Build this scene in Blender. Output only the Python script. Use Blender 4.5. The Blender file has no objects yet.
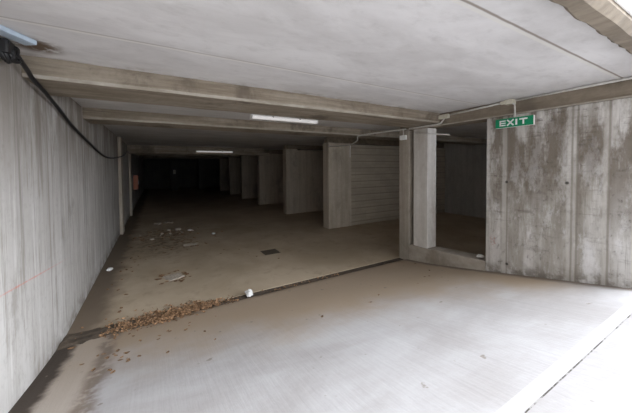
import bpy, bmesh, math, random
from mathutils import Vector, Matrix, noise
random.seed(7)
S = bpy.context.scene
C = S.collection

# ------------------------------------------------------------------ materials
class NT:
    def __init__(s, name):
        s.m = bpy.data.materials.new(name); s.m.use_nodes = True
        s.t = s.m.node_tree; s.b = s.t.nodes['Principled BSDF']
        s.pos = s.t.nodes.new('ShaderNodeNewGeometry').outputs['Position']
    def n(s, typ, **kw):
        o = s.t.nodes.new(typ)
        for k, v in kw.items(): setattr(o, k, v)
        return o
    def link(s, a, b): s.t.links.new(a, b)
    def put(s, sock, v):
        if hasattr(v, 'is_linked'): s.link(v, sock)
        else: sock.default_value = v
    def noise(s, scale=(1, 1, 1), detail=6, rough=.6, dist=0.0, off=(0, 0, 0)):
        mp = s.n('ShaderNodeMapping'); s.link(s.pos, mp.inputs['Vector'])
        mp.inputs['Scale'].default_value = scale; mp.inputs['Location'].default_value = off
        t = s.n('ShaderNodeTexNoise'); s.link(mp.outputs[0], t.inputs['Vector'])
        t.inputs['Scale'].default_value = 1; t.inputs['Detail'].default_value = detail
        t.inputs['Roughness'].default_value = rough; t.inputs['Distortion'].default_value = dist
        return t.outputs['Fac']
    def ramp(s, v, a, b, lo=0.0, hi=1.0):
        r = s.n('ShaderNodeMapRange', interpolation_type='SMOOTHSTEP')
        s.put(r.inputs['Value'], v)
        r.inputs['From Min'].default_value = a; r.inputs['From Max'].default_value = b
        r.inputs['To Min'].default_value = lo; r.inputs['To Max'].default_value = hi
        return r.outputs[0]
    def math(s, op, a, b=0.0, c=0.0):
        m = s.n('ShaderNodeMath', operation=op)
        s.put(m.inputs[0], a); s.put(m.inputs[1], b); s.put(m.inputs[2], c)
        return m.outputs[0]
    def mix(s, f, a, b, mode='MIX'):
        m = s.n('ShaderNodeMix', data_type='RGBA', blend_type=mode)
        s.put(m.inputs[0], f)
        for i, v in ((6, a), (7, b)):
            if isinstance(v, (tuple, list)): m.inputs[i].default_value = (*v, 1)
            else: s.put(m.inputs[i], v)
        return m.outputs[2]
    def xyz(s):
        x = s.n('ShaderNodeSeparateXYZ'); s.link(s.pos, x.inputs[0]); return x.outputs
    def band(s, v, c, w, soft):
        d = s.math('ABSOLUTE', s.math('SUBTRACT', v, c))
        return s.ramp(d, w, w + soft, 1.0, 0.0)
    def finish(s, col, rough=.85, bump=None, strength=.4, dist=.01, spec=.3):
        if isinstance(col, (tuple, list)): s.b.inputs['Base Color'].default_value = (*col, 1)
        else: s.link(col, s.b.inputs['Base Color'])
        s.put(s.b.inputs['Roughness'], rough)
        s.b.inputs['Specular IOR Level'].default_value = spec
        if bump is not None:
            bp = s.n('ShaderNodeBump'); bp.inputs['Strength'].default_value = strength
            bp.inputs['Distance'].default_value = dist
            s.link(bump, bp.inputs['Height']); s.link(bp.outputs[0], s.b.inputs['Normal'])
        return s.m

def plain(name, col, rough=.5, metal=0.0, spec=.5, var=.0):
    t = NT(name); t.b.inputs['Metallic'].default_value = metal
    if var:
        c = t.mix(t.ramp(t.noise((30, 30, 30)), .3, .7), tuple(x * (1 - var) for x in col), col)
        return t.finish(c, rough, spec=spec)
    return t.finish(col, rough, spec=spec)

def concrete(name, a, b, streak=(1, 1, 1), fine=(14, 14, 14), stain=None, stain_amt=.6, off=(0, 0, 0), bump=.35):
    t = NT(name)
    big = t.ramp(t.noise((1.3, 1.3, 1.3), 5, .6, off=off), .3, .7)
    st = t.ramp(t.noise(streak, 5, .65, off=off), .34, .66)
    fi = t.noise(fine, 6, .7, off=off)
    c = t.mix(t.math('MULTIPLY_ADD', st, .65, t.math('MULTIPLY', big, .35)), a, b)
    c = t.mix(t.ramp(fi, .3, .75, .25, 0), c, tuple(x * .62 for x in a))
    if stain:
        sm = t.ramp(t.noise((1.8, 1.8, 1.1), 7, .68, .4, (off[0] + 5, off[1], 3)), .52, .68, 0, stain_amt)
        c = t.mix(sm, c, stain)
    h = t.math('ADD', t.math('MULTIPLY', st, .6), t.math('MULTIPLY', fi, .5))
    return t.finish(c, .88, h, bump, .012)

def mat_wall_left():
    t = NT('board_marked_concrete')
    x, y, z = t.xyz()
    st = t.ramp(t.noise((4, 5.5, .22), 4, .6), .3, .7)
    st2 = t.ramp(t.noise((9, 17, .30), 5, .72, off=(0, 3, 0)), .54, .68)
    big = t.ramp(t.noise((.9, .9, .9), 5, .6), .3, .72)
    fi = t.noise((18, 18, 18), 6, .7)
    c = t.mix(t.math('MULTIPLY_ADD', st, .5, t.math('MULTIPLY', big, .5)), (.375, .35, .32), (.56, .54, .515))
    c = t.mix(t.math('MULTIPLY', st2, .75), c, (.22, .20, .175))
    c = t.mix(t.ramp(fi, .28, .5, .35, 0), c, (.30, .28, .25))
    c = t.mix(t.math('MULTIPLY', t.ramp(t.noise((5, 9, .55), 6, .75, 0, (7, 1, 2)), .50, .62), t.ramp(t.noise((1, 1.4, 1.6), 5, .6, off=(0, 5, 0)), .42, .60, .1, .7)), c, (.25, .225, .19))
    c = t.mix(t.ramp(t.noise((4, 13, .8), 6, .7, 0, (1, 8, 0)), .56, .66, 0, .45), c, (.66, .64, .615))
    # water stains hanging from the top of the wall
    top = t.ramp(z, 1.35, 2.45)
    sm = t.math('MULTIPLY', top, t.ramp(t.noise((2, 3.2, .5), 6, .7, .5), .38, .60, 0, .75))
    c = t.mix(sm, c, (.20, .17, .14))
    c = t.mix(t.ramp(t.noise((3, 3.2, 1.3), 7, .72, 0, (4, 4, 4)), .56, .68, 0, .5), c, (.23, .205, .175))
    # damp, dirty foot of the wall
    foot = t.math('MULTIPLY', t.ramp(z, .02, .24, 1, 0), t.ramp(t.noise((5, 5, 5), 6), .38, .6, 0, .7))
    c = t.mix(foot, c, (.16, .13, .10))
    # brown panel joint lines
    for yy in (1.9, 3.35, 4.75, 6.2, 7.6):
        c = t.mix(t.math('MULTIPLY', t.band(y, yy, .006, .02), .45), c, (.22, .19, .16))
    # red paint line sprayed at a slope
    d = t.math('ABSOLUTE', t.math('SUBTRACT', z, t.math('MULTIPLY_ADD', y, -.128, 1.272)))
    w = t.math('MULTIPLY', t.ramp(t.math('ADD', d, t.math('MULTIPLY', t.noise((20, 20, 20)), .02)), .004, .022, 1, 0), t.ramp(y, 2.9, 4.1, .62, 0))
    c = t.mix(w, c, (.62, .12, .07))
    h = t.math('ADD', t.math('MULTIPLY', t.noise((4, 30, .3), 4, .6), .9), t.math('MULTIPLY', fi, .4))
    return t.finish(c, .85, h, .35, .012)

def mat_wall_right():
    t = NT('stained_cast_concrete')
    x, y, z = t.xyz()
    base = t.mix(t.ramp(t.noise((2, 5, .5), 6, .7), .36, .64), (.36, .335, .295), (.64, .62, .595))
    fi = t.noise((15, 15, 15), 6, .7)
    hz = t.noise((3, 2.2, 24), 6, .7)
    # dirty film, strongest on the upper part and in broad patches
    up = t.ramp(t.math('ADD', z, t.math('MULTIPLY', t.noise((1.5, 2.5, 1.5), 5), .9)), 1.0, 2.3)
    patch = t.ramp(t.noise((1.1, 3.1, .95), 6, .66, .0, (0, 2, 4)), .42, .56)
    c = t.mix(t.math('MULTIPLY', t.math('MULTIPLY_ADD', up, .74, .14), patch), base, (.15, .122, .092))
    # trowel-like horizontal smears and dark scuffs
    sm = t.math('MULTIPLY', t.ramp(hz, .50, .63), t.ramp(t.noise((2, 6, 4), 6, .7, .0, (1, 0, 2)), .46, .60))
    c = t.mix(t.math('MULTIPLY', sm, t.math('MULTIPLY_ADD', up, .45, .30)), c, (.12, .10, .085))
    sp = t.ramp(t.noise((11, 19, 14), 8, .78, off=(2, 0, 1)), .54, .66, 0, .8)
    c = t.mix(t.math('MULTIPLY', sp, t.math('MULTIPLY_ADD', patch, .7, .2)), c, (.13, .112, .095))
    # vertical drip runs
    dr = t.math('MULTIPLY', t.ramp(t.noise((2, 24, .5), 5, .7, off=(0, 1, 0)), .56, .68), t.ramp(t.noise((1, 3, 1.2), 5), .45, .6))
    c = t.mix(t.math('MULTIPLY', dr, .6), c, (.21, .185, .155))
    # lime bloom
    lo = t.math('MULTIPLY', t.ramp(z, .5, 2.2, 1, .25), t.ramp(t.noise((4, 5, 2.0), 7, .72, 0, (0, 7, 0)), .50, .62, 0, .62))
    c = t.mix(lo, c, (.72, .71, .705))
    # dirty foot
    foot = t.math('MULTIPLY', t.ramp(t.math('SUBTRACT', z, t.math('MULTIPLY_ADD', y, -.2, .68)), .02, .20, 1, 0), t.ramp(t.noise((6, 9, 9), 6), .40, .58, .1, .75))
    c = t.mix(foot, c, (.15, .125, .10))
    # form panel joints: pale ridges and brown seams
    wy = t.math('ADD', y, t.math('MULTIPLY', t.math('SUBTRACT', t.noise((4, 4, 4)), .5), .012))
    for yy, w in ((1.195, .012), (1.235, .012), (.951, .012), (1.885, .02)):
        c = t.mix(t.math('MULTIPLY', t.band(wy, yy, w, .02), .5), c, (.55, .525, .485))
    for yy in (1.215, 1.172, 1.856, .930):
        c = t.mix(t.math('MULTIPLY', t.band(wy, yy, .003, .012), .6), c, (.19, .165, .135))
    # tie holes
    for yy, zz in ((1.863, 1.529), (1.85, .441), (1.256, 1.544)):
        dd = t.math('SQRT', t.math('ADD', t.math('POWER', t.math('SUBTRACT', y, yy), 2), t.math('POWER', t.math('SUBTRACT', z, zz), 2)))
        c = t.mix(t.ramp(dd, .010, .024, .9, 0), c, (.05, .045, .04))
    # a faint reddish scrawl near the opening
    dd = t.math('SQRT', t.math('ADD', t.math('POWER', t.math('SUBTRACT', y, 2.02), 2), t.math('POWER', t.math('MULTIPLY', t.math('SUBTRACT', z, .72), .6), 2)))
    c = t.mix(t.math('MULTIPLY', t.ramp(dd, .02, .06, .6, 0), t.ramp(t.noise((40, 40, 40)), .48, .6)), c, (.40, .16, .13))
    h = t.math('ADD', t.math('MULTIPLY', sp, -.5), t.math('MULTIPLY', fi, .8))
    return t.finish(c, .85, h, .45, .012)

def mat_ceiling():
    t = NT('whitewashed_slab')
    x, y, z = t.xyz()
    c = t.mix(t.ramp(t.noise((1.1, 2.2, 1), 6, .62, .4), .32, .68), (.62, .605, .60), (.77, .76, .76))
    c = t.mix(t.ramp(t.noise((5, 9, 5), 6, .7), .3, .52, .3, 0), c, (.47, .455, .44))
    # slab panel joints
    wob = t.math('ADD', y, t.math('MULTIPLY', t.noise((3, 3, 3)), .015))
    c = t.mix(t.math('MULTIPLY', t.band(wob, .862, .003, .01), .85), c, (.25, .21, .17))
    c = t.mix(t.math('MULTIPLY', t.band(wob, .885, .006, .012), .5), c, (.78, .76, .70))
    c = t.mix(t.math('MULTIPLY', t.band(wob, 2.205, .007, .012), .7), c, (.80, .78, .75))
    c = t.mix(t.math('MULTIPLY', t.band(wob, 2.185, .002, .01), .5), c, (.32, .28, .24))
    # brown leak stain by the junction box, rust specks on the joint
    dd = t.math('SQRT', t.math('ADD', t.math('POWER', t.math('SUBTRACT', x, -.70), 2), t.math('POWER', t.math('SUBTRACT', y, 2.58), 2)))
    c = t.mix(t.math('MULTIPLY', t.ramp(dd, .06, .20, 1, 0), t.ramp(t.noise((9, 9, 9)), .30, .48)), c, (.15, .105, .07))
    # mortar smears along the first beam
    e = t.math('MULTIPLY', t.ramp(y, 2.66, 2.84), t.ramp(t.noise((3, 6, 3), 6, .7), .44, .62, 0, .75))
    c = t.mix(t.math('MULTIPLY', e, t.ramp(y, 2.9, 2.91, 1, 0)), c, (.34, .31, .27))
    e = t.math('MULTIPLY', t.ramp(y, 3.3, 6), t.ramp(t.noise((.9, 3, 1), 6, .7), .3, .7, .3, .7))
    c = t.mix(e, c, (.40, .385, .36))
    h = t.math('ADD', t.noise((5, 14, 5), 5, .6), t.math('MULTIPLY', t.noise((40, 40, 40), 4), .3))
    return t.finish(c, .8, h, .2, .01)

def mat_ramp():
    t = NT('broomed_ramp_concrete')
    x, y, z = t.xyz()
    g = t.mix(t.ramp(t.noise((.9, 1.6, 1), 6, .62, .3), .3, .7), (.29, .272, .262), (.39, .378, .375))
    # broom strokes
    st = t.ramp(t.noise((22, 1.6, 1.6), 4, .62, .1), .34, .66)
    g = t.mix(t.math('MULTIPLY', st, .10), g, (.40, .385, .37))
    # browner towards the joint and along the exit wall
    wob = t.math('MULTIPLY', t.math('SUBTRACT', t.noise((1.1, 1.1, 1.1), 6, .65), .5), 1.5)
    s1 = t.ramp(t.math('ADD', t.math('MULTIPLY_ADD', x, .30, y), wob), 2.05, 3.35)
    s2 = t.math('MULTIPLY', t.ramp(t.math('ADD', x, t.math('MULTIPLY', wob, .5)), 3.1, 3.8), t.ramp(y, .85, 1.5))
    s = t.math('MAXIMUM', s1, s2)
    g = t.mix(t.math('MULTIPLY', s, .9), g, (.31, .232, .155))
    # smoother tan strip along the left wall with a dark ragged edge
    wx = t.math('ADD', x, t.math('MULTIPLY', t.math('SUBTRACT', t.noise((3, 3, 3), 5), .5), .16))
    strip = t.ramp(wx, -.44, -.38, 1, 0)
    g = t.mix(t.math('MULTIPLY', strip, .75), g, (.36, .30, .24))
    g = t.mix(t.math('MULTIPLY', t.band(wx, -.42, .02, .09), t.ramp(t.noise((7, 7, 7), 6), .4, .56, .25, .85)), g, (.15, .115, .09))
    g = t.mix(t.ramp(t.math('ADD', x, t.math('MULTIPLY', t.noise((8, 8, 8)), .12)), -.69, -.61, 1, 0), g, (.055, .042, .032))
    g = t.mix(t.math('MULTIPLY', t.math('LESS_THAN', x, 4.5), t.ramp(t.math('SUBTRACT', x, t.math('MULTIPLY', t.noise((6, 6, 6)), .12)), 3.82, 3.95, 0, .85)), g, (.14, .11, .085))
    # dirt specks
    g = t.mix(t.ramp(t.noise((11, 11, 11), 3, .5, off=(3, 1, 0)), .69, .75, 0, .7), g, (.17, .14, .11))
    # pale smooth band beside the crack
    g = t.mix(t.math('MULTIPLY', t.band(y, .655, .03, .012), .6), g, (.54, .53, .53))
    h = t.math('ADD', t.math('MULTIPLY', t.noise((22, 1.6, 1.6), 4, .62, .1), 1.0), t.math('MULTIPLY', t.noise((50, 50, 50), 4), .4))
    return t.finish(g, .9, h, .32, .012)

def mat_floor():
    t = NT('dusty_garage_floor')
    x, y, z = t.xyz()
    c = t.mix(t.ramp(t.noise((.8, .8, .8), 6, .6, .4), .3, .7), (.345, .275, .19), (.455, .37, .27))
    c = t.mix(t.ramp(t.noise((4, 4, 4), 6, .7, off=(1, 4, 0)), .52, .7, 0, .4), c, (.22, .175, .125))
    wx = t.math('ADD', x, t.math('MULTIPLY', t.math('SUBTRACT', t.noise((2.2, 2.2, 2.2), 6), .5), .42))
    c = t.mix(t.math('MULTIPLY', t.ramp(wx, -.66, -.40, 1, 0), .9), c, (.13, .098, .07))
    d = t.math('SQRT', t.math('ADD', t.math('POWER', t.math('MULTIPLY', t.math('SUBTRACT', x, .15), 1.0), 2), t.math('POWER', t.math('MULTIPLY', t.math('SUBTRACT', y, 7.6), .45), 2)))
    c = t.mix(t.math('MULTIPLY', t.ramp(d, .2, 1.0, 1, 0), t.ramp(t.noise((6, 6, 6), 6, .7), .44, .6, 0, .8)), c, (.13, .09, .055))
    h = t.math('ADD', t.noise((9, 9, 9), 5), t.math('MULTIPLY', t.noise((50, 50, 50), 4), .4))
    return t.finish(c, .8, h, .3, .008)

def mat_blocks():
    t = NT('painted_blockwork')
    x, y, z = t.xyz()
    cb = t.n('ShaderNodeCombineXYZ'); t.link(x, cb.inputs[0]); t.link(z, cb.inputs[1])
    br = t.n('ShaderNodeTexBrick'); t.link(cb.outputs[0], br.inputs['Vector'])
    br.inputs['Scale'].default_value = 1; br.inputs['Brick Width'].default_value = .4; br.inputs['Row Height'].default_value = .2
    br.inputs['Mortar Size'].default_value = .006; br.inputs['Mortar Smooth'].default_value = .4
    br.inputs['Color1'].default_value = (.47, .41, .325, 1); br.inputs['Color2'].default_value = (.42, .365, .29, 1)
    br.inputs['Mortar'].default_value = (.38, .33, .26, 1)
    bed = t.band(t.math('FRACT', t.math('MULTIPLY', z, 5)), .5, .05, .07)
    c = t.mix(t.math('MULTIPLY', bed, .5), br.outputs['Color'], (.24, .21, .17))
    c = t.mix(t.ramp(t.noise((2, 2, 2), 6, .7), .4, .7, 0, .4), c, (.32, .285, .23))
    h = t.math('SUBTRACT', t.math('MULTIPLY', t.noise((30, 30, 30)), .3), bed)
    return t.finish(c, .9, h, .6, .012)

M = dict(
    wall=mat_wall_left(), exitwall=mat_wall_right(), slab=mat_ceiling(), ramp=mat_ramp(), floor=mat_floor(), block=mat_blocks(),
    beam=concrete('brown_beam_concrete', (.22, .178, .13), (.43, .375, .305), (1.0, 13, 18), stain=(.14, .112, .085), stain_amt=.85),
    edge=concrete('pale_worn_arris', (.32, .28, .225), (.52, .475, .41), (3, 9, 9)),
    sidebeam=concrete('dark_edge_beam_concrete', (.19, .155, .115), (.32, .27, .21), (8, 1.2, 9), stain=(.14, .115, .09), off=(2, 0, 0)),
    pier=concrete('plastered_pier', (.42, .365, .29), (.59, .525, .435), (7, 7, .5), stain=(.27, .235, .19)),
    column=concrete('brown_column_concrete', (.30, .265, .22), (.44, .395, .335), (9, 9, .5), stain=(.2, .17, .135)),
    pale=concrete('pale_pillar_concrete', (.56, .53, .48), (.74, .715, .68), (7, 7, .5), stain=(.40, .34, .28), stain_amt=.45),
    kerb=concrete('kerb_concrete', (.34, .30, .25), (.47, .42, .36), (3, 3, 6), stain=(.2, .165, .125)),
    grey=concrete('grey_inner_concrete', (.36, .35, .33), (.50, .485, .46), (6, 6, .5), stain=(.25, .235, .215)),
    far=concrete('darkened_far_concrete', (.12, .115, .105), (.20, .19, .175), (6, 6, .5)),  # gloom of the far end put into the colour, darker than the grey
    groove=concrete('dirt_filled_groove', (.055, .043, .032), (.12, .09, .065), (9, 9, 9)),
    dirt=concrete('dark_soil', (.06, .046, .034), (.15, .115, .082), (8, 8, 8)),
    white=plain('white_plastic', (.86, .86, .84), .4), tube=plain('frosted_diffuser', (.94, .94, .95), .3),
    conduit=plain('white_conduit', (.66, .64, .60), .5, var=.2), cream=plain('cream_plastic', (.66, .63, .52), .5, var=.15),
    black=plain('black_rubber', (.012, .012, .013), .45), blue=plain('pale_blue_plastic', (.50, .60, .70), .35, var=.12),
    green=plain('exit_green', (.0, .235, .105), .4), letter=plain('sign_white', (.85, .88, .86), .5),
    red=plain('orange_red_paint', (.50, .15, .07), .5, var=.25), steel=plain('dull_steel', (.35, .35, .34), .4, .8),
    iron=plain('dark_cast_iron', (.11, .085, .06), .7, .2, var=.3), paper=plain('white_paper', (.70, .69, .67), .8, var=.1),
    card=plain('pale_flattened_card', (.44, .38, .31), .9, var=.3),
)
def leaf_mat():
    t = NT('dry_leaf')
    oi = t.n('ShaderNodeObjectInfo').outputs['Random']
    v = t.ramp(t.noise((23, 23, 23), 2), .3, .7)
    v = t.math('FRACT', t.math('ADD', v, oi))
    c = t.mix(v, (.075, .042, .024), (.34, .20, .105))
    return t.finish(c, .75)
M['leaf'] = leaf_mat()
_b = M['tube'].node_tree.nodes['Principled BSDF']      # the tubes glow faintly
_b.inputs['Emission Color'].default_value = (1, .97, .95, 1); _b.inputs['Emission Strength'].default_value = .22
def crack_mat():
    t = NT('ragged_crack_edge')
    v = t.ramp(t.noise((9, 9, 9), 5, .7), .44, .54)
    return t.finish(t.mix(v, (.06, .05, .04), (.30, .285, .27)), .95)
M['crack'] = crack_mat()

# ------------------------------------------------------------------ mesh helpers
def link_mesh(name, bm, mat, parent=None, smooth=False):
    bmesh.ops.recalc_face_normals(bm, faces=bm.faces)
    me = bpy.data.meshes.new(name); bm.to_mesh(me); bm.free()
    for m in (mat if isinstance(mat, list) else [mat]): me.materials.append(m)
    if smooth:
        for p in me.polygons: p.use_smooth = True
    o = bpy.data.objects.new(name, me); C.objects.link(o)
    if parent: o.parent = parent; o.matrix_parent_inverse = Matrix.Translation(-parent.location)
    return o
def bx(bm, x0, x1, y0, y1, z0, z1, bev=0.0):
    r = bmesh.ops.create_cube(bm, size=1)
    vs = r['verts']
    for v in vs:
        v.co = Vector((x0 + (v.co.x + .5) * (x1 - x0), y0 + (v.co.y + .5) * (y1 - y0), z0 + (v.co.z + .5) * (z1 - z0)))
    if bev:
        es = list({e for v in vs for e in v.link_edges})
        bmesh.ops.bevel(bm, geom=es, offset=bev, segments=2, affect='EDGES', profile=.6)
def box(name, d, mat, parent=None, bev=0.0):
    bm = bmesh.new(); bx(bm, *d, bev); return link_mesh(name, bm, mat, parent)
def tube_bm(bm, pts, r, seg=8):
    pts = [Vector(p) for p in pts]; rings = []
    for i, p in enumerate(pts):
        t = (pts[min(i + 1, len(pts) - 1)] - pts[max(i - 1, 0)]).normalized()
        a = Vector((0, 0, 1)) if abs(t.z) < .95 else Vector((1, 0, 0))
        u = t.cross(a).normalized(); w = t.cross(u)
        rings.append([bm.verts.new(p + (u * math.cos(k * 2 * math.pi / seg) + w * math.sin(k * 2 * math.pi / seg)) * r) for k in range(seg)])
    for a, b in zip(rings, rings[1:]):
        for k in range(seg): bm.faces.new((a[k], a[(k + 1) % seg], b[(k + 1) % seg], b[k]))
    bm.faces.new(rings[0]); bm.faces.new(rings[-1][::-1])
def tube(name, pts, r, mat, parent=None, seg=8):
    bm = bmesh.new(); tube_bm(bm, pts, r, seg); return link_mesh(name, bm, mat, parent, True)
def smooth_path(pts, n=6):
    pts = [Vector(p) for p in pts]; out = []
    for i in range(len(pts) - 1):
        p0, p1, p2, p3 = pts[max(i - 1, 0)], pts[i], pts[i + 1], pts[min(i + 2, len(pts) - 1)]
        for k in range(n):
            t = k / n
            out.append(.5 * ((2 * p1) + (p2 - p0) * t + (2 * p0 - 5 * p1 + 4 * p2 - p3) * t * t + (3 * p1 - p0 - 3 * p2 + p3) * t ** 3))
    return out + [pts[-1]]
def tag(o, label, cat, group=None):
    o['label'] = label; o['category'] = cat
    if group: o['group'] = group
    return o
def thing(name, label, cat, loc, group=None):
    o = bpy.data.objects.new(name, None); C.objects.link(o); o.location = loc; o.empty_display_size = .1
    return tag(o, label, cat, group)
def struct(o): o['kind'] = 'structure'; return o

XL, XW, XP, XB = -.857, 4.036, 4.22, 9.45
ZS, ZB = 2.6, 2.448
PROF = [(3.56, 0), (3.50, .022), (3.42, .034), (3.25, .055), (3.05, .085), (2.8, .127), (2.5, .183), (-3, 1.283), (-7, 1.30)]
def ramp_z(y):
    for (a, za), (b, zb) in zip(PROF, PROF[1:]):
        if y >= b: return za + (zb - za) * (a - y) / (a - b)
    return PROF[-1][1]
def ground(y): return ramp_z(y) if y < 3.56 else 0.0

# ------------------------------------------------------------------ setting
bm = bmesh.new()
bx(bm, XL, XB, 3.69, 27.0, -.2, 0)
bx(bm, 4.34, XB, .9, 3.69, -.2, 0)
struct(link_mesh('floor', bm, M['floor']))
bm = bmesh.new()   # the ramp: a sagging profile, climbing towards the open air
ys = [3.56, 3.49, 3.42, 3.33, 3.25, 3.15, 3.05, 2.9, 2.8, 2.65, 2.5, 2.0, 1.5, 1.0, .616]
def strip(ys, x0, x1, nx):
    rows = [[bm.verts.new((x0 + (x1 - x0) * i / nx, y, ramp_z(y))) for i in range(nx + 1)] for y in ys]
    for a, b in zip(rows, rows[1:]):
        for i in range(nx): bm.faces.new((a[i], a[i + 1], b[i + 1], b[i]))
    lo = [[bm.verts.new((v.co.x, v.co.y, -.3)) for v in r] for r in (rows[0], rows[-1])]
    for r, l in zip((rows[0], rows[-1]), lo):
        for i in range(nx): bm.faces.new((r[i], r[i + 1], l[i + 1], l[i]))
strip(ys, XL, XW, 8)
strip([.608, .5], XL, XW, 8); strip([.5, 0, -1, -3, -7], XL, 10, 8); strip([.72, .5], XW, 10, 6)
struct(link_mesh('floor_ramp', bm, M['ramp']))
def wavy_strip(name, x0, x1, y, hw, z, mat, seed, n=60, jit=.012):
    b = bmesh.new(); top = []
    for i in range(n + 1):
        x = x0 + (x1 - x0) * i / n
        a = y - hw + jit * noise.noise((x * 7, seed, 0)); c = y + hw + jit * noise.noise((x * 7, seed, 9))
        top.append((b.verts.new((x, a, z)), b.verts.new((x, c, z))))
    for p, q in zip(top, top[1:]): b.faces.new((p[0], q[0], q[1], p[1]))
    r = bmesh.ops.extrude_face_region(b, geom=list(b.faces))
    bmesh.ops.translate(b, vec=(0, 0, -.03), verts=[v for v in r['geom'] if isinstance(v, bmesh.types.BMVert)])
    return struct(link_mesh(name, b, mat))
wavy_strip('trim_ramp_joint', XL, XW, 3.625, .072, -.006, M['groove'], 1)
wavy_strip('trim_ramp_crack', XL, XW, .612, .008, ramp_z(.612) - .003, M['crack'], 5, n=200, jit=.010)

struct(box('wall_left', (XL - .3, XL, -7, 27, -.3, 2.6), M['wall']))
struct(box('wall_outer_left', (XL - .3, XL, -7, .45, 2.6, 5.5), M['wall']))
struct(box('wall_right', (XW, 4.32, .72, 2.12, -.2, 2.40), M['exitwall'], bev=.012))
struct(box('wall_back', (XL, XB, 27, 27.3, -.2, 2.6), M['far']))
struct(box('wall_far_right', (XB, XB + .3, .72, 27.3, -.2, 2.6), M['grey']))
struct(box('wall_front', (4.322, XB, .72, .90, -.2, 2.31), M['grey']))  # unseen wall; gap added above it to let sky light into the room
struct(box('ceiling', (XL - .3, XB + .3, .45, 27.3, 2.6, 2.85), M['slab']))

# ------------------------------------------------------------------ beams
def beam(y0, y1, z0, label, x0=XL, x1=4.06, edge=True):
    t = thing('concrete_beam', label, 'beam', ((x0 + x1) / 2, y0, z0), 'cross beams under the ceiling')
    b = bmesh.new(); n = 40
    rows = []
    for i in range(n + 1):
        x = x0 + (x1 - x0) * i / n
        j = lambda k, a=.006: a * noise.noise((x * 3.1, y0, k))
        e = .012
        rows.append([b.verts.new(p) for p in ((x, y0 + j(1), ZS), (x, y0 + j(2), z0 + .026), (x, y0 + e + j(3), z0 + j(4, .004)), (x, y1 - e, z0 + j(5, .004)), (x, y1, z0 + .02), (x, y1, ZS))])
    for a, c in zip(rows, rows[1:]):
        for k in range(5): 
            f = b.faces.new((a[k], c[k], c[k + 1], a[k + 1]))
            if edge and k == 1: f.material_index = 1
        b.faces.new((a[5], c[5], c[0], a[0]))
    b.faces.new(rows[0]); b.faces.new(rows[-1][::-1])
    link_mesh('beam_body', b, [M['beam'], M['edge']], t)
    return t
t = beam(2.854, 3.48, ZB, 'long brown concrete beam nearest the viewer, crossing above the floor joint')
# mortar lip smeared along the top edge of the first beam
b = bmesh.new(); rr = []
for i in range(91):
    x = XL + (4.03 - XL) * i / 90
    d = .012 + .022 * max(0, noise.noise((x * 2.3, 3, 1)) + .35)
    rr.append([b.verts.new((x, 2.846 - d, ZS - .001)), b.verts.new((x, 2.848, ZS - .012 - d * .6)), b.verts.new((x, 2.850, ZS - .001))])
for a, c in zip(rr, rr[1:]):
    for k in range(2): b.faces.new((a[k], c[k], c[k + 1], a[k + 1]))
    b.faces.new((a[2], c[2], c[0], a[0]))
b.faces.new(rr[0]); b.faces.new(rr[-1][::-1])
link_mesh('mortar_lip', b, M['beam'], t)['label'] = 'ragged mortar lip'
beam(4.823, 5.35, ZB, 'second brown concrete beam from the viewer, just behind the nearer tube light', x1=XB - .003)
beam(11.6, 11.98, 2.29, 'deep dark yellowish beam carrying the farther tube light', x1=4.215, edge=False)
beam(15.7, 16.05, 2.40, 'dim beam in the dark beyond the deep beam', x1=4.215, edge=False)
beam(20.1, 20.45, 2.40, 'dim beam in the dark closest to the end wall', x1=4.215, edge=False)
t = thing('concrete_beam', 'grey-brown beam at the slab edge in the upper right corner', 'beam', (1.9, .5, 2.5), 'cross beams under the ceiling')
b = bmesh.new(); rows = []
for i in range(121):
    x = XL + (4.6 - XL) * i / 120
    rag = .575 + .014 * noise.noise((x * 9, 2, 2)) + .012 * noise.noise((x * 26, 4, 2))
    rows.append([b.verts.new(p) for p in ((x, .452, ZS), (x, .452, 2.528), (x, .488 + .004 * noise.noise((x * 3, 8, 1)), 2.50), (x, rag - .015, 2.502), (x, rag, 2.515), (x, .59, ZS))])
for a, c in zip(rows, rows[1:]):
    for k in range(6): b.faces.new((a[k], c[k], c[(k + 1) % 6], a[(k + 1) % 6]))
b.faces.new(rows[0]); b.faces.new(rows[-1][::-1])
link_mesh('beam_body', b, M['sidebeam'], t)
box('drip_edge', (XL, 4.6, .436, .451, 2.545, 2.575), M['white'], t, .005)['label'] = 'bright white drip edge'
# edge beam over the pillar line
t = thing('edge_beam', 'long dark brown beam running above the exit wall and pillars', 'beam', (4.2, 2, 2.4))
box('beam_body', (4.062, 4.34, .61, 3.695, 2.402, 2.598), M['sidebeam'], t, .008)
box('ledge', (4.044, 4.062, .605, 3.7, 2.403, 2.422), M['edge'], t, .004)['label'] = 'pale narrow ledge along the bottom'

# ------------------------------------------------------------------ columns, kerb, partitions
t = thing('concrete_column', 'slim brown concrete column at the end of the floor joint', 'column', (4.16, 3.58, 0))
box('shaft', (XW, 4.30, 3.46, 3.69, -.1, 2.40), M['column'], t, .012)
t = thing('concrete_pillar', 'pale whitish pillar standing on the low kerb beside the brown column', 'pillar', (4.18, 3.1, .34))
b = bmesh.new()
bx(b, 4.044, 4.28, 3.075, 3.365, .32, 2.40, .012)
link_mesh('shaft', b, M['pale'], t)
box('back_panel', (4.16, 4.27, 3.367, 3.458, .32, 2.40), M['column'], t)
t = thing('low_kerb', 'low concrete kerb between the pale pillar and the exit wall', 'kerb', (4.18, 2.75, 0))
b = bmesh.new()
bx(b, XW, 4.32, 2.122, 3.458, -.2, .35, .01)
for v in b.verts:
    if v.co.z > .2: v.co.z += .395 - .07 * (v.co.y - 2.14) - .35
link_mesh('kerb_body', b, M['kerb'], t)

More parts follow.
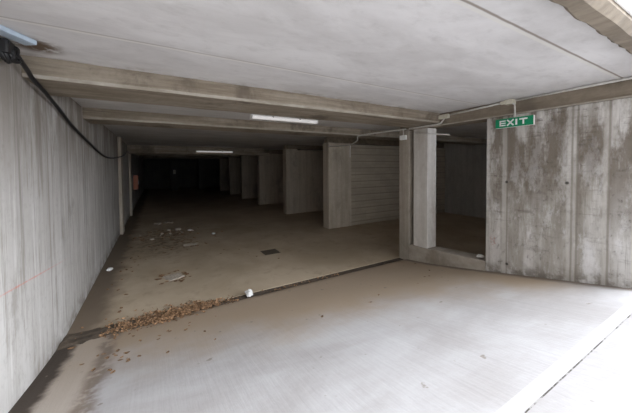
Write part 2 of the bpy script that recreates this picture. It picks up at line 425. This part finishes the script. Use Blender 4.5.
ordinal = ['nearest partition wall with pale plastered end pier and blockwork, left of the brown column',
           'second partition wall from the front along the right side of the corridor',
           'third partition wall from the front along the right side of the corridor',
           'fourth partition wall from the front, dim grey end pier showing',
           'fifth partition wall from the front, dark end pier showing',
           'farthest partition wall in the row, hardly visible in the dark']
for k, (y, pw) in enumerate(((6.4, .80), (9.25, .50), (12.25, .5), (15.25, .5), (18.1, .5), (21.2, .5))):
    t = thing('partition_wall', ordinal[k], 'wall', (XP, y, 0), 'partition walls dividing the bays')
    box('pier', (XP, XP + pw, y, y + .30, -.1, 2.43), M['pier'], t, .015)
    box('block_infill' if k == 0 else 'infill_panel', (XP + pw, XB - .002, y + .03, y + .25, -.1, 2.40), M['block' if k == 0 else 'pier'], t)
    box('head_beam', (XP + .02, XB - .002, y + .08, y + .25, 2.432, 2.598), M['sidebeam'], t)

t = thing('concrete_pilaster', 'grey concrete pilaster on the left wall nearest the end of the black cable', 'pilaster', (XL, 9.0, 0), 'pilasters on the left wall')
box('shaft', (XL + .001, XL + .07, 8.75, 9.15, 0, 2.598), M['pier'], t, .012)
t = thing('concrete_pilaster', 'farther pilaster on the left wall, beside the red cabinet', 'pilaster', (XL, 12.2, 0), 'pilasters on the left wall')
box('shaft', (XL + .001, XL + .07, 12.0, 12.3, 0, 2.598), M['pier'], t, .012)
t = thing('concrete_column', 'far dark column with a small white fitting, near the end wall', 'column', (1.28, 24, 0))
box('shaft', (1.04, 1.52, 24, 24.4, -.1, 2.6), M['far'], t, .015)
t = thing('concrete_column', 'far dark column nearest to the partition row, near the end wall', 'column', (3.5, 24, 0))
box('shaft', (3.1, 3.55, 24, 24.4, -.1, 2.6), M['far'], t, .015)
t = thing('wall_fitting', 'tiny white fitting on the far dark column', 'fitting', (1.3, 23.98, 1.4))
box('body', (1.22, 1.38, 23.93, 23.997, 1.30, 1.62), M['white'], t, .01)
box('cover', (1.24, 1.36, 23.91, 23.93, 1.33, 1.59), M['cream'], t, .005)
t = thing('hose_cabinet', 'small orange-red cabinet on the left wall deep in the corridor', 'cabinet', (XL, 14.2, .83))
box('body', (XL + .002, -.70, 14.2, 14.6, .83, 1.45), M['red'], t, .01)
dr = box('door', (-.699, -.68, 14.22, 14.58, .86, 1.42), M['red'], t, .006)
box('handle', (-.68, -.66, 14.26, 14.29, 1.08, 1.2), M['steel'], dr)

# ------------------------------------------------------------------ tube lights
def tube_light(x0, x1, y, z, label, dy=0.0):
    t = thing('tube_light', label, 'light', ((x0 + x1) / 2, y, z), 'tube lights on the ceiling')
    box('batten', (x0, x1, y - .025, y + .025, z - .025, z), M['white'], t, .006)
    b = bmesh.new(); n = 14; ring = []
    for x in (x0 + .025, x1 - .025):
        ring.append([b.verts.new((x, y + .048 * math.cos(math.pi * k / n), z - .022 - .045 * math.sin(math.pi * k / n))) for k in range(n + 1)])
    for k in range(n): b.faces.new((ring[0][k], ring[1][k], ring[1][k + 1], ring[0][k + 1]))
    b.faces.new((ring[0][0], ring[0][n], ring[1][n], ring[1][0])); b.faces.new(ring[0]); b.faces.new(ring[1][::-1])
    link_mesh('diffuser', b, M['tube'], t)
    for s in (x0, x1 - .025): box('end_cap', (s, s + .025, y - .05, y + .05, z - .07, z), M['white'], t, .006)
    for s in (.3, .7):
        xx = x0 + (x1 - x0) * s
        box('clip', (xx - .012, xx + .012, y - .052, y + .052, z - .03, z - .012), M['steel'], t)
    return t
t = tube_light(1.30, 2.50, 4.15, 2.575, 'nearer white tube light mounted between the first two beams')
for x in (1.55, 2.25): box('bracket', (x, x + .03, 4.135, 4.165, 2.575, 2.6), M['steel'], t)
tube_light(1.40, 2.84, 11.54, 2.44, 'farther white tube light on the face of the deep beam')

# ------------------------------------------------------------------ exit sign and conduits
yS0, yS1, zS0, zS1, xs = 1.545, 1.965, 2.235, 2.352, 3.955
t = thing('exit_sign', 'green EXIT sign hanging in front of the exit wall', 'sign', (xs, 1.75, zS0))
box('body', (xs, xs + .035, yS0, yS1, zS0, zS1), M['white'], t, .004)
fp = box('face_panel', (xs - .006, xs, yS0 + .002, yS1 - .002, zS0 + .002, zS1 - .002), M['green'], t)
fp['label'] = 'green front panel'
b = bmesh.new()
def bar(y0, z0, y1, z1, w):       # a stroke on the sign face, y runs right-to-left as seen
    d = Vector((0, y1 - y0, z1 - z0)).normalized(); p = Vector((0, -d.z, d.y)) * w / 2
    q = [Vector((0, y0, z0)) - p, Vector((0, y0, z0)) + p, Vector((0, y1, z1)) + p, Vector((0, y1, z1)) - p]
    lo = [b.verts.new(v + Vector((xs - .0062, 0, 0))) for v in q]; hi = [b.verts.new(v + Vector((xs - .0095, 0, 0))) for v in q]
    b.faces.new(lo); b.faces.new(hi[::-1])
    for k in range(4): b.faces.new((lo[k], lo[(k + 1) % 4], hi[(k + 1) % 4], hi[k]))
zb, zt, w = zS0 + .022, zS1 - .022, .0175
Y = lambda s: yS1 - s
h2 = w / 2
bar(Y(.060), zb, Y(.060), zt, w)
for zz in (zb + h2, (zb + zt) / 2, zt - h2): bar(Y(.052), zz, Y(.122), zz, .0135)
bar(Y(.140), zb, Y(.212), zt, w); bar(Y(.140), zt, Y(.212), zb, w)
bar(Y(.243), zb, Y(.243), zt, w + .003)
bar(Y(.275), zt - h2, Y(.360), zt - h2, w); bar(Y(.3175), zb, Y(.3175), zt - h2, w)
link_mesh('lettering', b, M['letter'], t)['label'] = 'white EXIT letters'
tube('hanger', smooth_path([(xs + .02, 1.752, zS1), (xs + .02, 1.752, 2.45), (xs + .03, 1.762, 2.52), (3.985, 1.80, 2.555)]), .010, M['conduit'], t)
t = thing('junction_box', 'small cream junction box on the conduit above the EXIT sign', 'box', (4.0, 1.83, 2.55))
box('body', (3.972, 4.058, 1.775, 1.875, 2.535, 2.597), M['cream'], t, .008)
box('gland', (3.985, 4.03, 1.875, 1.93, 2.55, 2.59), M['cream'], t, .006)
o = tube('electrical_conduit', [(4.038, .64, 2.587), (4.038, 1.77, 2.578)], .013, M['conduit'])
tag(o, 'white conduit along the ceiling edge to the right of the EXIT sign', 'pipe')
o = tube('electrical_conduit', [(4.038, 1.935, 2.575), (4.038, 2.66, 2.548)], .013, M['conduit'])
tag(o, 'white conduit along the ceiling edge to the left of the EXIT sign', 'pipe')
t = thing('conduit_bracket', 'small pale bracket where the conduit drops around the nearest beam', 'bracket', (4.0, 2.75, 2.5))
box('plate', (4.0, 4.06, 2.68, 2.845, 2.50, 2.565), M['cream'], t, .01)
tube('drop_pipe', smooth_path([(4.03, 2.76, 2.50), (4.02, 2.79, 2.46), (4.01, 2.84, 2.428), (4.0, 3.1, 2.422), (3.995, 3.42, 2.425)]), .012, M['conduit'], t)
o = tube('electrical_conduit', smooth_path([(4.0, 3.50, 2.425), (3.995, 4.0, 2.435), (3.97, 4.55, 2.44), (3.94, 4.78, 2.42), (3.93, 4.8, 2.33), (3.99, 5.1, 2.27), (4.03, 5.6, 2.27), (4.10, 6.2, 2.31)]), .014, M['conduit'])
tag(o, 'grey-white conduit bending down between brown column and nearest partition wall', 'pipe')
t = thing('junction_box', 'pale junction box high on the brown column', 'box', (4.02, 3.58, 2.3))
box('body', (3.99, 4.035, 3.50, 3.64, 2.235, 2.32), M['white'], t, .01)
tube('riser', [(4.015, 3.57, 2.32), (4.015, 3.57, 2.415)], .010, M['conduit'], t)
o = tube('electrical_conduit', [(3.99, 3.30, 2.335), (4.02, 2.66, 2.235)], .008, M['conduit'])
tag(o, 'thin white rod across the top of the pale pillar', 'pipe')
o = tube('hanging_cable', smooth_path([(4.98, 6.38, 2.36), (4.96, 6.375, 2.25), (4.95, 6.37, 2.12), (4.96, 6.378, 2.02)]), .012, M['white'])
tag(o, 'short white cable end hanging on the nearest partition wall', 'cable')

# black cable and box in the top left corner
cab = [(-.79, 2.58, 2.51), (-.79, 2.74, 2.465), (-.79, 2.84, 2.430), (-.795, 3.1, 2.40), (-.82, 3.606, 2.345), (-.825, 4.10, 2.25), (-.825, 5.03, 2.125), (-.83, 6.17, 2.0), (-.825, 7.16, 1.98), (-.80, 8.0, 2.02), (-.755, 8.7, 2.08), (-.76, 9.5, 2.17), (-.80, 10.6, 2.30), (-.81, 11.5, 2.33)]
o = tube('hanging_cable', smooth_path(cab), .016, M['black'])
tag(o, 'thick black cable sagging along the left wall below the beams', 'cable')
t = thing('lamp_housing', 'pale blue box with black coil in the top left corner', 'lamp', (-.78, 2.55, 2.56))
b = bmesh.new(); bx(b, -.12, .12, -.042, .042, 0, .032, .008)
bmesh.ops.transform(b, matrix=Matrix.Translation((-.757, 2.385, 2.566)) @ Matrix.Rotation(math.radians(59), 4, 'Z'), verts=b.verts)
link_mesh('cover', b, M['blue'], t)['label'] = 'pale blue plastic cover'
b = bmesh.new()
for k in range(5):
    r = .040 + .006 * (k % 3); pts = []
    for i in range(21):
        a = i * 2 * math.pi / 20
        pts.append((-.822 + .011 * k + .008 * math.sin(3 * a + k), 2.45 + .014 * k + r * 1.1 * math.cos(a), 2.492 + r * math.sin(a) + .006 * math.sin(2 * a + k)))
    tube_bm(b, pts, .010, 7)
link_mesh('cable_coil', b, M['black'], t, True)['label'] = 'coil of black cable'
box('socket', (-.845, -.775, 2.40, 2.52, 2.475, 2.563), M['black'], t, .015)['label'] = 'black socket body'

# ------------------------------------------------------------------ things on the floor
t = thing('drain_cover', 'dark square drain cover in the corridor floor', 'drain', (2.02, 5.3, 0))
box('frame', (1.87, 2.20, 5.14, 5.44, -.002, .004), M['iron'], t)
b = bmesh.new()
for i in range(7): bx(b, 1.89 + i * .043, 1.915 + i * .043, 5.16, 5.42, .004, .009)
link_mesh('grate', b, M['iron'], t)

def crumple(name, loc, r, mat, label, cat, flat=.6, sub=3, seed=0, group=None):
    b = bmesh.new(); bmesh.ops.create_icosphere(b, subdivisions=sub, radius=r)
    for v in b.verts:
        d = 1 + .45 * noise.noise(v.co / r * 1.6 + Vector((seed, 0, 0))) + .22 * noise.noise(v.co / r * 4 + Vector((0, seed, 0)))
        v.co = Vector((v.co.x * d, v.co.y * d, v.co.z * d * flat))
    mz = min(v.co.z for v in b.verts)
    for v in b.verts: v.co.z -= mz
    o = link_mesh(name, b, mat); o.location = loc
    return tag(o, label, cat, group)
crumple('crumpled_paper', (1.07, 3.60, -.002), .052, M['paper'], 'crumpled white paper ball lying on the floor joint', 'paper', .8, seed=3)
crumple('crumpled_paper', (-.72, 5.72, 0), .042, M['paper'], 'white crumpled scrap at the foot of the left wall', 'paper', .6, seed=5)
crumple('crumpled_paper', (.80, 8.25, 0), .055, M['paper'], 'pale scrap on the corridor floor beside the leaf patch', 'paper', .35, seed=8)
crumple('crumpled_paper', (1.30, 7.5, 0), .042, M['paper'], 'small white scrap alone to the right of the leaf patch', 'paper', .5, seed=9)
crumple('crumpled_paper', (4.15, 2.25, .393), .05, M['paper'], 'white scrap on the kerb against the exit wall', 'paper', .4, seed=12)
crumple('crumpled_paper', (.52, 8.45, 0), .08, M['card'], 'pale brown scrap at the back of the leaf patch', 'paper', .5, seed=14)
crumple('crumpled_paper', (.32, 9.75, 0), .13, M['card'], 'pale rubbish farthest back on the corridor floor', 'paper', .25, seed=16)
crumple('crumpled_paper', (.02, 9.7, 0), .11, M['card'], 'pale rubbish left of the farthest scrap', 'paper', .25, seed=17)
def sheet(loc, sx, sy, rot, label, seed):
    b = bmesh.new(); bmesh.ops.create_grid(b, x_segments=14, y_segments=14, size=.5)
    for v in b.verts:
        a = math.atan2(v.co.y, v.co.x); q = 1 + .25 * noise.noise((math.cos(a) * 1.7, math.sin(a) * 1.7, seed))
        v.co = Vector((v.co.x * sx * q, v.co.y * sy * q, .012 + .02 * abs(noise.noise((v.co.x * 6, v.co.y * 6, seed)))))
    r = bmesh.ops.extrude_face_region(b, geom=list(b.faces))
    for v in [g for g in r['geom'] if isinstance(g, bmesh.types.BMVert)]: v.co.z -= .012
    o = link_mesh('flattened_card', b, M['card']); o.location = loc; o.rotation_euler.z = rot
    return tag(o, label, 'card')
sheet((.22, 4.86, -.002), .24, .22, .4, 'flat pale piece of card ringed by dark leaves near the joint', 2)
sheet((.66, 6.72, -.002), .30, .16, -.3, 'flat pale scrap of card in front of the leaf patch', 6)

for k in range(9):
    crumple('debris_crumb', (random.gauss(.2, .35), random.gauss(7.9, .5), 0), random.uniform(.025, .05), M['card'], 'small pale brown crumb of debris among the dark leaves of the patch', 'debris', .5, 2, 20 + k, 'pale crumbs in the leaf patch')
def leaf_bm(bm, loc, L, W, rot, tilt, curl):
    mt = Matrix.Translation(loc) @ Matrix.Rotation(rot, 4, 'Z') @ Matrix.Rotation(tilt[0], 4, 'X') @ Matrix.Rotation(tilt[1], 4, 'Y')
    prof = [(-.5, .06), (-.25, .8), (.05, 1), (.3, .65), (.5, .03)]
    rows = []
    for s, w in prof:
        zc = curl * L * s * s * 1.6
        rows.append([bm.verts.new(mt @ Vector((s * L, k * w * W / 2, zc + abs(k) * curl * W * .5 * w))) for k in (-1, 0, 1)])
    for a, c in zip(rows, rows[1:]):
        for k in range(2): bm.faces.new((a[k], c[k], c[k + 1], a[k + 1]))
protos = []
for k in range(3):
    b = bmesh.new(); leaf_bm(b, Vector((0, 0, .004)), .075, .045, 0, (0, 0), (.25, .45, .7)[k])
    r = bmesh.ops.extrude_face_region(b, geom=list(b.faces))
    for v in [g for g in r['geom'] if isinstance(g, bmesh.types.BMVert)]: v.co.z += .0012
    me = bpy.data.meshes.new('dry_leaf'); bmesh.ops.recalc_face_normals(b, faces=b.faces); b.to_mesh(me); b.free()
    me.materials.append(M['leaf']); protos.append(me)
def put_leaf(x, y, label, group, s=1.0):
    o = bpy.data.objects.new('dry_leaf', random.choice(protos)); C.objects.link(o)
    sl = -math.atan((ground(y + .05) - ground(y - .05)) / -.1) if y < 3.5 else 0
    o.location = (x, y, ground(y)); o.rotation_euler = (-sl * 1.0 if False else math.atan((ground(y + .05) - ground(y - .05)) / .1), 0, 0)
    o.rotation_euler = (Matrix.Rotation(o.rotation_euler.x, 3, 'X') @ Matrix.Rotation(random.uniform(0, 6.28), 3, 'Z')).to_euler()
    q = s * random.uniform(.7, 1.25); o.scale = (q, q, q * .8)
    tag(o, label, 'leaf', group)
def gauss(cx, cy, sx, sy, n, label, group, s=1.0):
    k = 0
    while k < n:
        x, y = random.gauss(cx, sx), random.gauss(cy, sy)
        if x < XL + .09 or x > 3.9 or 3.50 < y < 3.75 or y < .8: continue
        put_leaf(x, y, label, group, s); k += 1
gauss(-.1, 3.15, .35, .30, 22, 'dry brown leaf lying loose on the ramp in front of the leaf drift', 'loose leaves on the ramp near the left wall', .6)
gauss(-.35, 2.75, .10, .18, 14, 'dry brown leaf lying loose on the ramp in front of the leaf drift', 'loose leaves on the ramp near the left wall', .6)
gauss(2.2, 2.6, .8, .45, 9, 'small dry leaf lying alone out on the open ramp', 'leaves out on the open ramp', .6)
gauss(.2, 7.7, .42, .75, 80, 'dry dark leaf in the leaf patch on the corridor floor', 'leaves of the patch on the corridor floor', 1.2)
for k in range(26):
    a = random.uniform(0, 6.28); r = random.uniform(.17, .27)
    put_leaf(.22 + r * math.cos(a), 4.86 + r * math.sin(a) * 1.1, 'dry dark leaf around the pale flat card', 'leaves around the flat card', .9)
gauss(.62, 6.6, .22, .14, 14, 'dry dark leaf beside the flat scrap in front of the patch', 'leaves beside the flat scrap')
gauss(-.45, 5.6, .16, .9, 24, 'dry leaf lying along the foot of the left wall', 'leaves along the foot of the left wall', .8)
gauss(1.1, 5.6, .8, 1.0, 10, 'dry leaf alone on the bare corridor floor', 'leaves on the bare corridor floor', .7)

# soil and leaf drift along the joint: nobody could count these
b = bmesh.new(); nx, ny = 90, 10; rows = []
for i in range(nx + 1):
    x = XL + .004 + 1.75 * i / nx; f = 1 - i / nx
    w = .05 + .15 * f ** .8 + .05 * noise.noise((x * 3, 1, 0))
    cy = 3.60 + .03 * noise.noise((x * 2, 7, 0)) - .02 * f
    hh = (.014 + .020 * f) * (1 + .5 * noise.noise((x * 5, 3, 3)))
    row = []
    for j in range(ny + 1):
        s = j / ny * 2 - 1; y = cy + s * w
        row.append(b.verts.new((x, y, max(ground(y), 0) - .012 + hh * (1 - s * s) + .012 * noise.noise((x * 14, y * 14, 2)) + .003)))
    rows.append(row)
for a, c in zip(rows, rows[1:]):
    for j in range(ny): b.faces.new((a[j], a[j + 1], c[j + 1], c[j]))
o = link_mesh('soil_heap', b, M['dirt'], None, True); o['kind'] = 'stuff'
tag(o, 'dark soil gathered along the joint from the left wall', 'soil')
b = bmesh.new()
for k in range(3000):
    u = random.random(); x = (-.55 + 1.6 * u) if random.random() < .75 else random.uniform(-.8, 2.6)
    dens = max(.12, 1 - abs((x - .1) / .75) ** 1.6)
    if random.random() > dens: continue
    y = random.gauss(3.60 - .03 * (x < .3), .10 - .055 * max(0, min(1, x)))
    if (x - 1.07) ** 2 + (y - 3.6) ** 2 < .012: continue
    z = max(ground(y), 0) + .008 + random.random() * .030 * dens
    leaf_bm(b, Vector((x, y, z)), random.uniform(.022, .05), random.uniform(.014, .030), random.uniform(0, 6.28), (random.gauss(0, .4), random.gauss(0, .4)), random.uniform(.1, .8))
o = link_mesh('leaf_litter', b, M['leaf']); o['kind'] = 'stuff'
tag(o, 'drift of dry brown leaves along the floor joint', 'leaves')

# ------------------------------------------------------------------ light: an overcast sky, brighter towards the open right side
w = bpy.data.worlds.new('overcast_sky'); S.world = w; w.use_nodes = True
nt = w.node_tree; bg = nt.nodes['Background']
tc = nt.nodes.new('ShaderNodeTexCoord'); dp = nt.nodes.new('ShaderNodeVectorMath'); dp.operation = 'DOT_PRODUCT'
d = Vector((.69, -.49, .58)).normalized()
nt.links.new(tc.outputs['Generated'], dp.inputs[0]); dp.inputs[1].default_value = d
mr = nt.nodes.new('ShaderNodeMapRange'); mr.interpolation_type = 'SMOOTHSTEP'
nt.links.new(dp.outputs['Value'], mr.inputs['Value'])
mr.inputs['From Min'].default_value = .45; mr.inputs['From Max'].default_value = 1.0
mr.inputs['To Min'].default_value = 1.6; mr.inputs['To Max'].default_value = 11.0
nt.links.new(mr.outputs[0], bg.inputs['Strength'])
bg.inputs['Color'].default_value = (.90, .95, 1.03, 1)

# ------------------------------------------------------------------ camera
cam = bpy.data.cameras.new('camera'); co = bpy.data.objects.new('camera', cam); C.objects.link(co); S.camera = co
cam.sensor_fit = 'HORIZONTAL'; cam.sensor_width = 36; cam.lens = 273.314 / 632 * 36
cam.shift_x = (316 - 309.264) / 632; cam.shift_y = -(206.5 - 175.048) / 632
cam.clip_start = .05; cam.clip_end = 200
pi, ro, ya = math.radians(1.683), math.radians(.516), math.radians(29.358)
fw = Vector((math.sin(ya) * math.cos(pi), math.cos(ya) * math.cos(pi), -math.sin(pi)))
r = Vector((math.cos(ya), -math.sin(ya), 0)); u = r.cross(fw)
r2 = r * math.cos(ro) - u * math.sin(ro); u2 = r * math.sin(ro) + u * math.cos(ro)
mw = Matrix((r2, u2, -fw)).transposed().to_4x4(); mw.translation = (0, 0, 1.75); co.matrix_world = mw

S.view_settings.view_transform = 'Standard'; S.view_settings.look = 'None'; S.view_settings.gamma = 1
S.view_settings.exposure = 0.42; S.view_settings.use_curve_mapping = False
S.cycles.max_bounces = 16; S.cycles.diffuse_bounces = 12; S.cycles.use_denoising = True
S.cycles.sample_clamp_indirect = 0
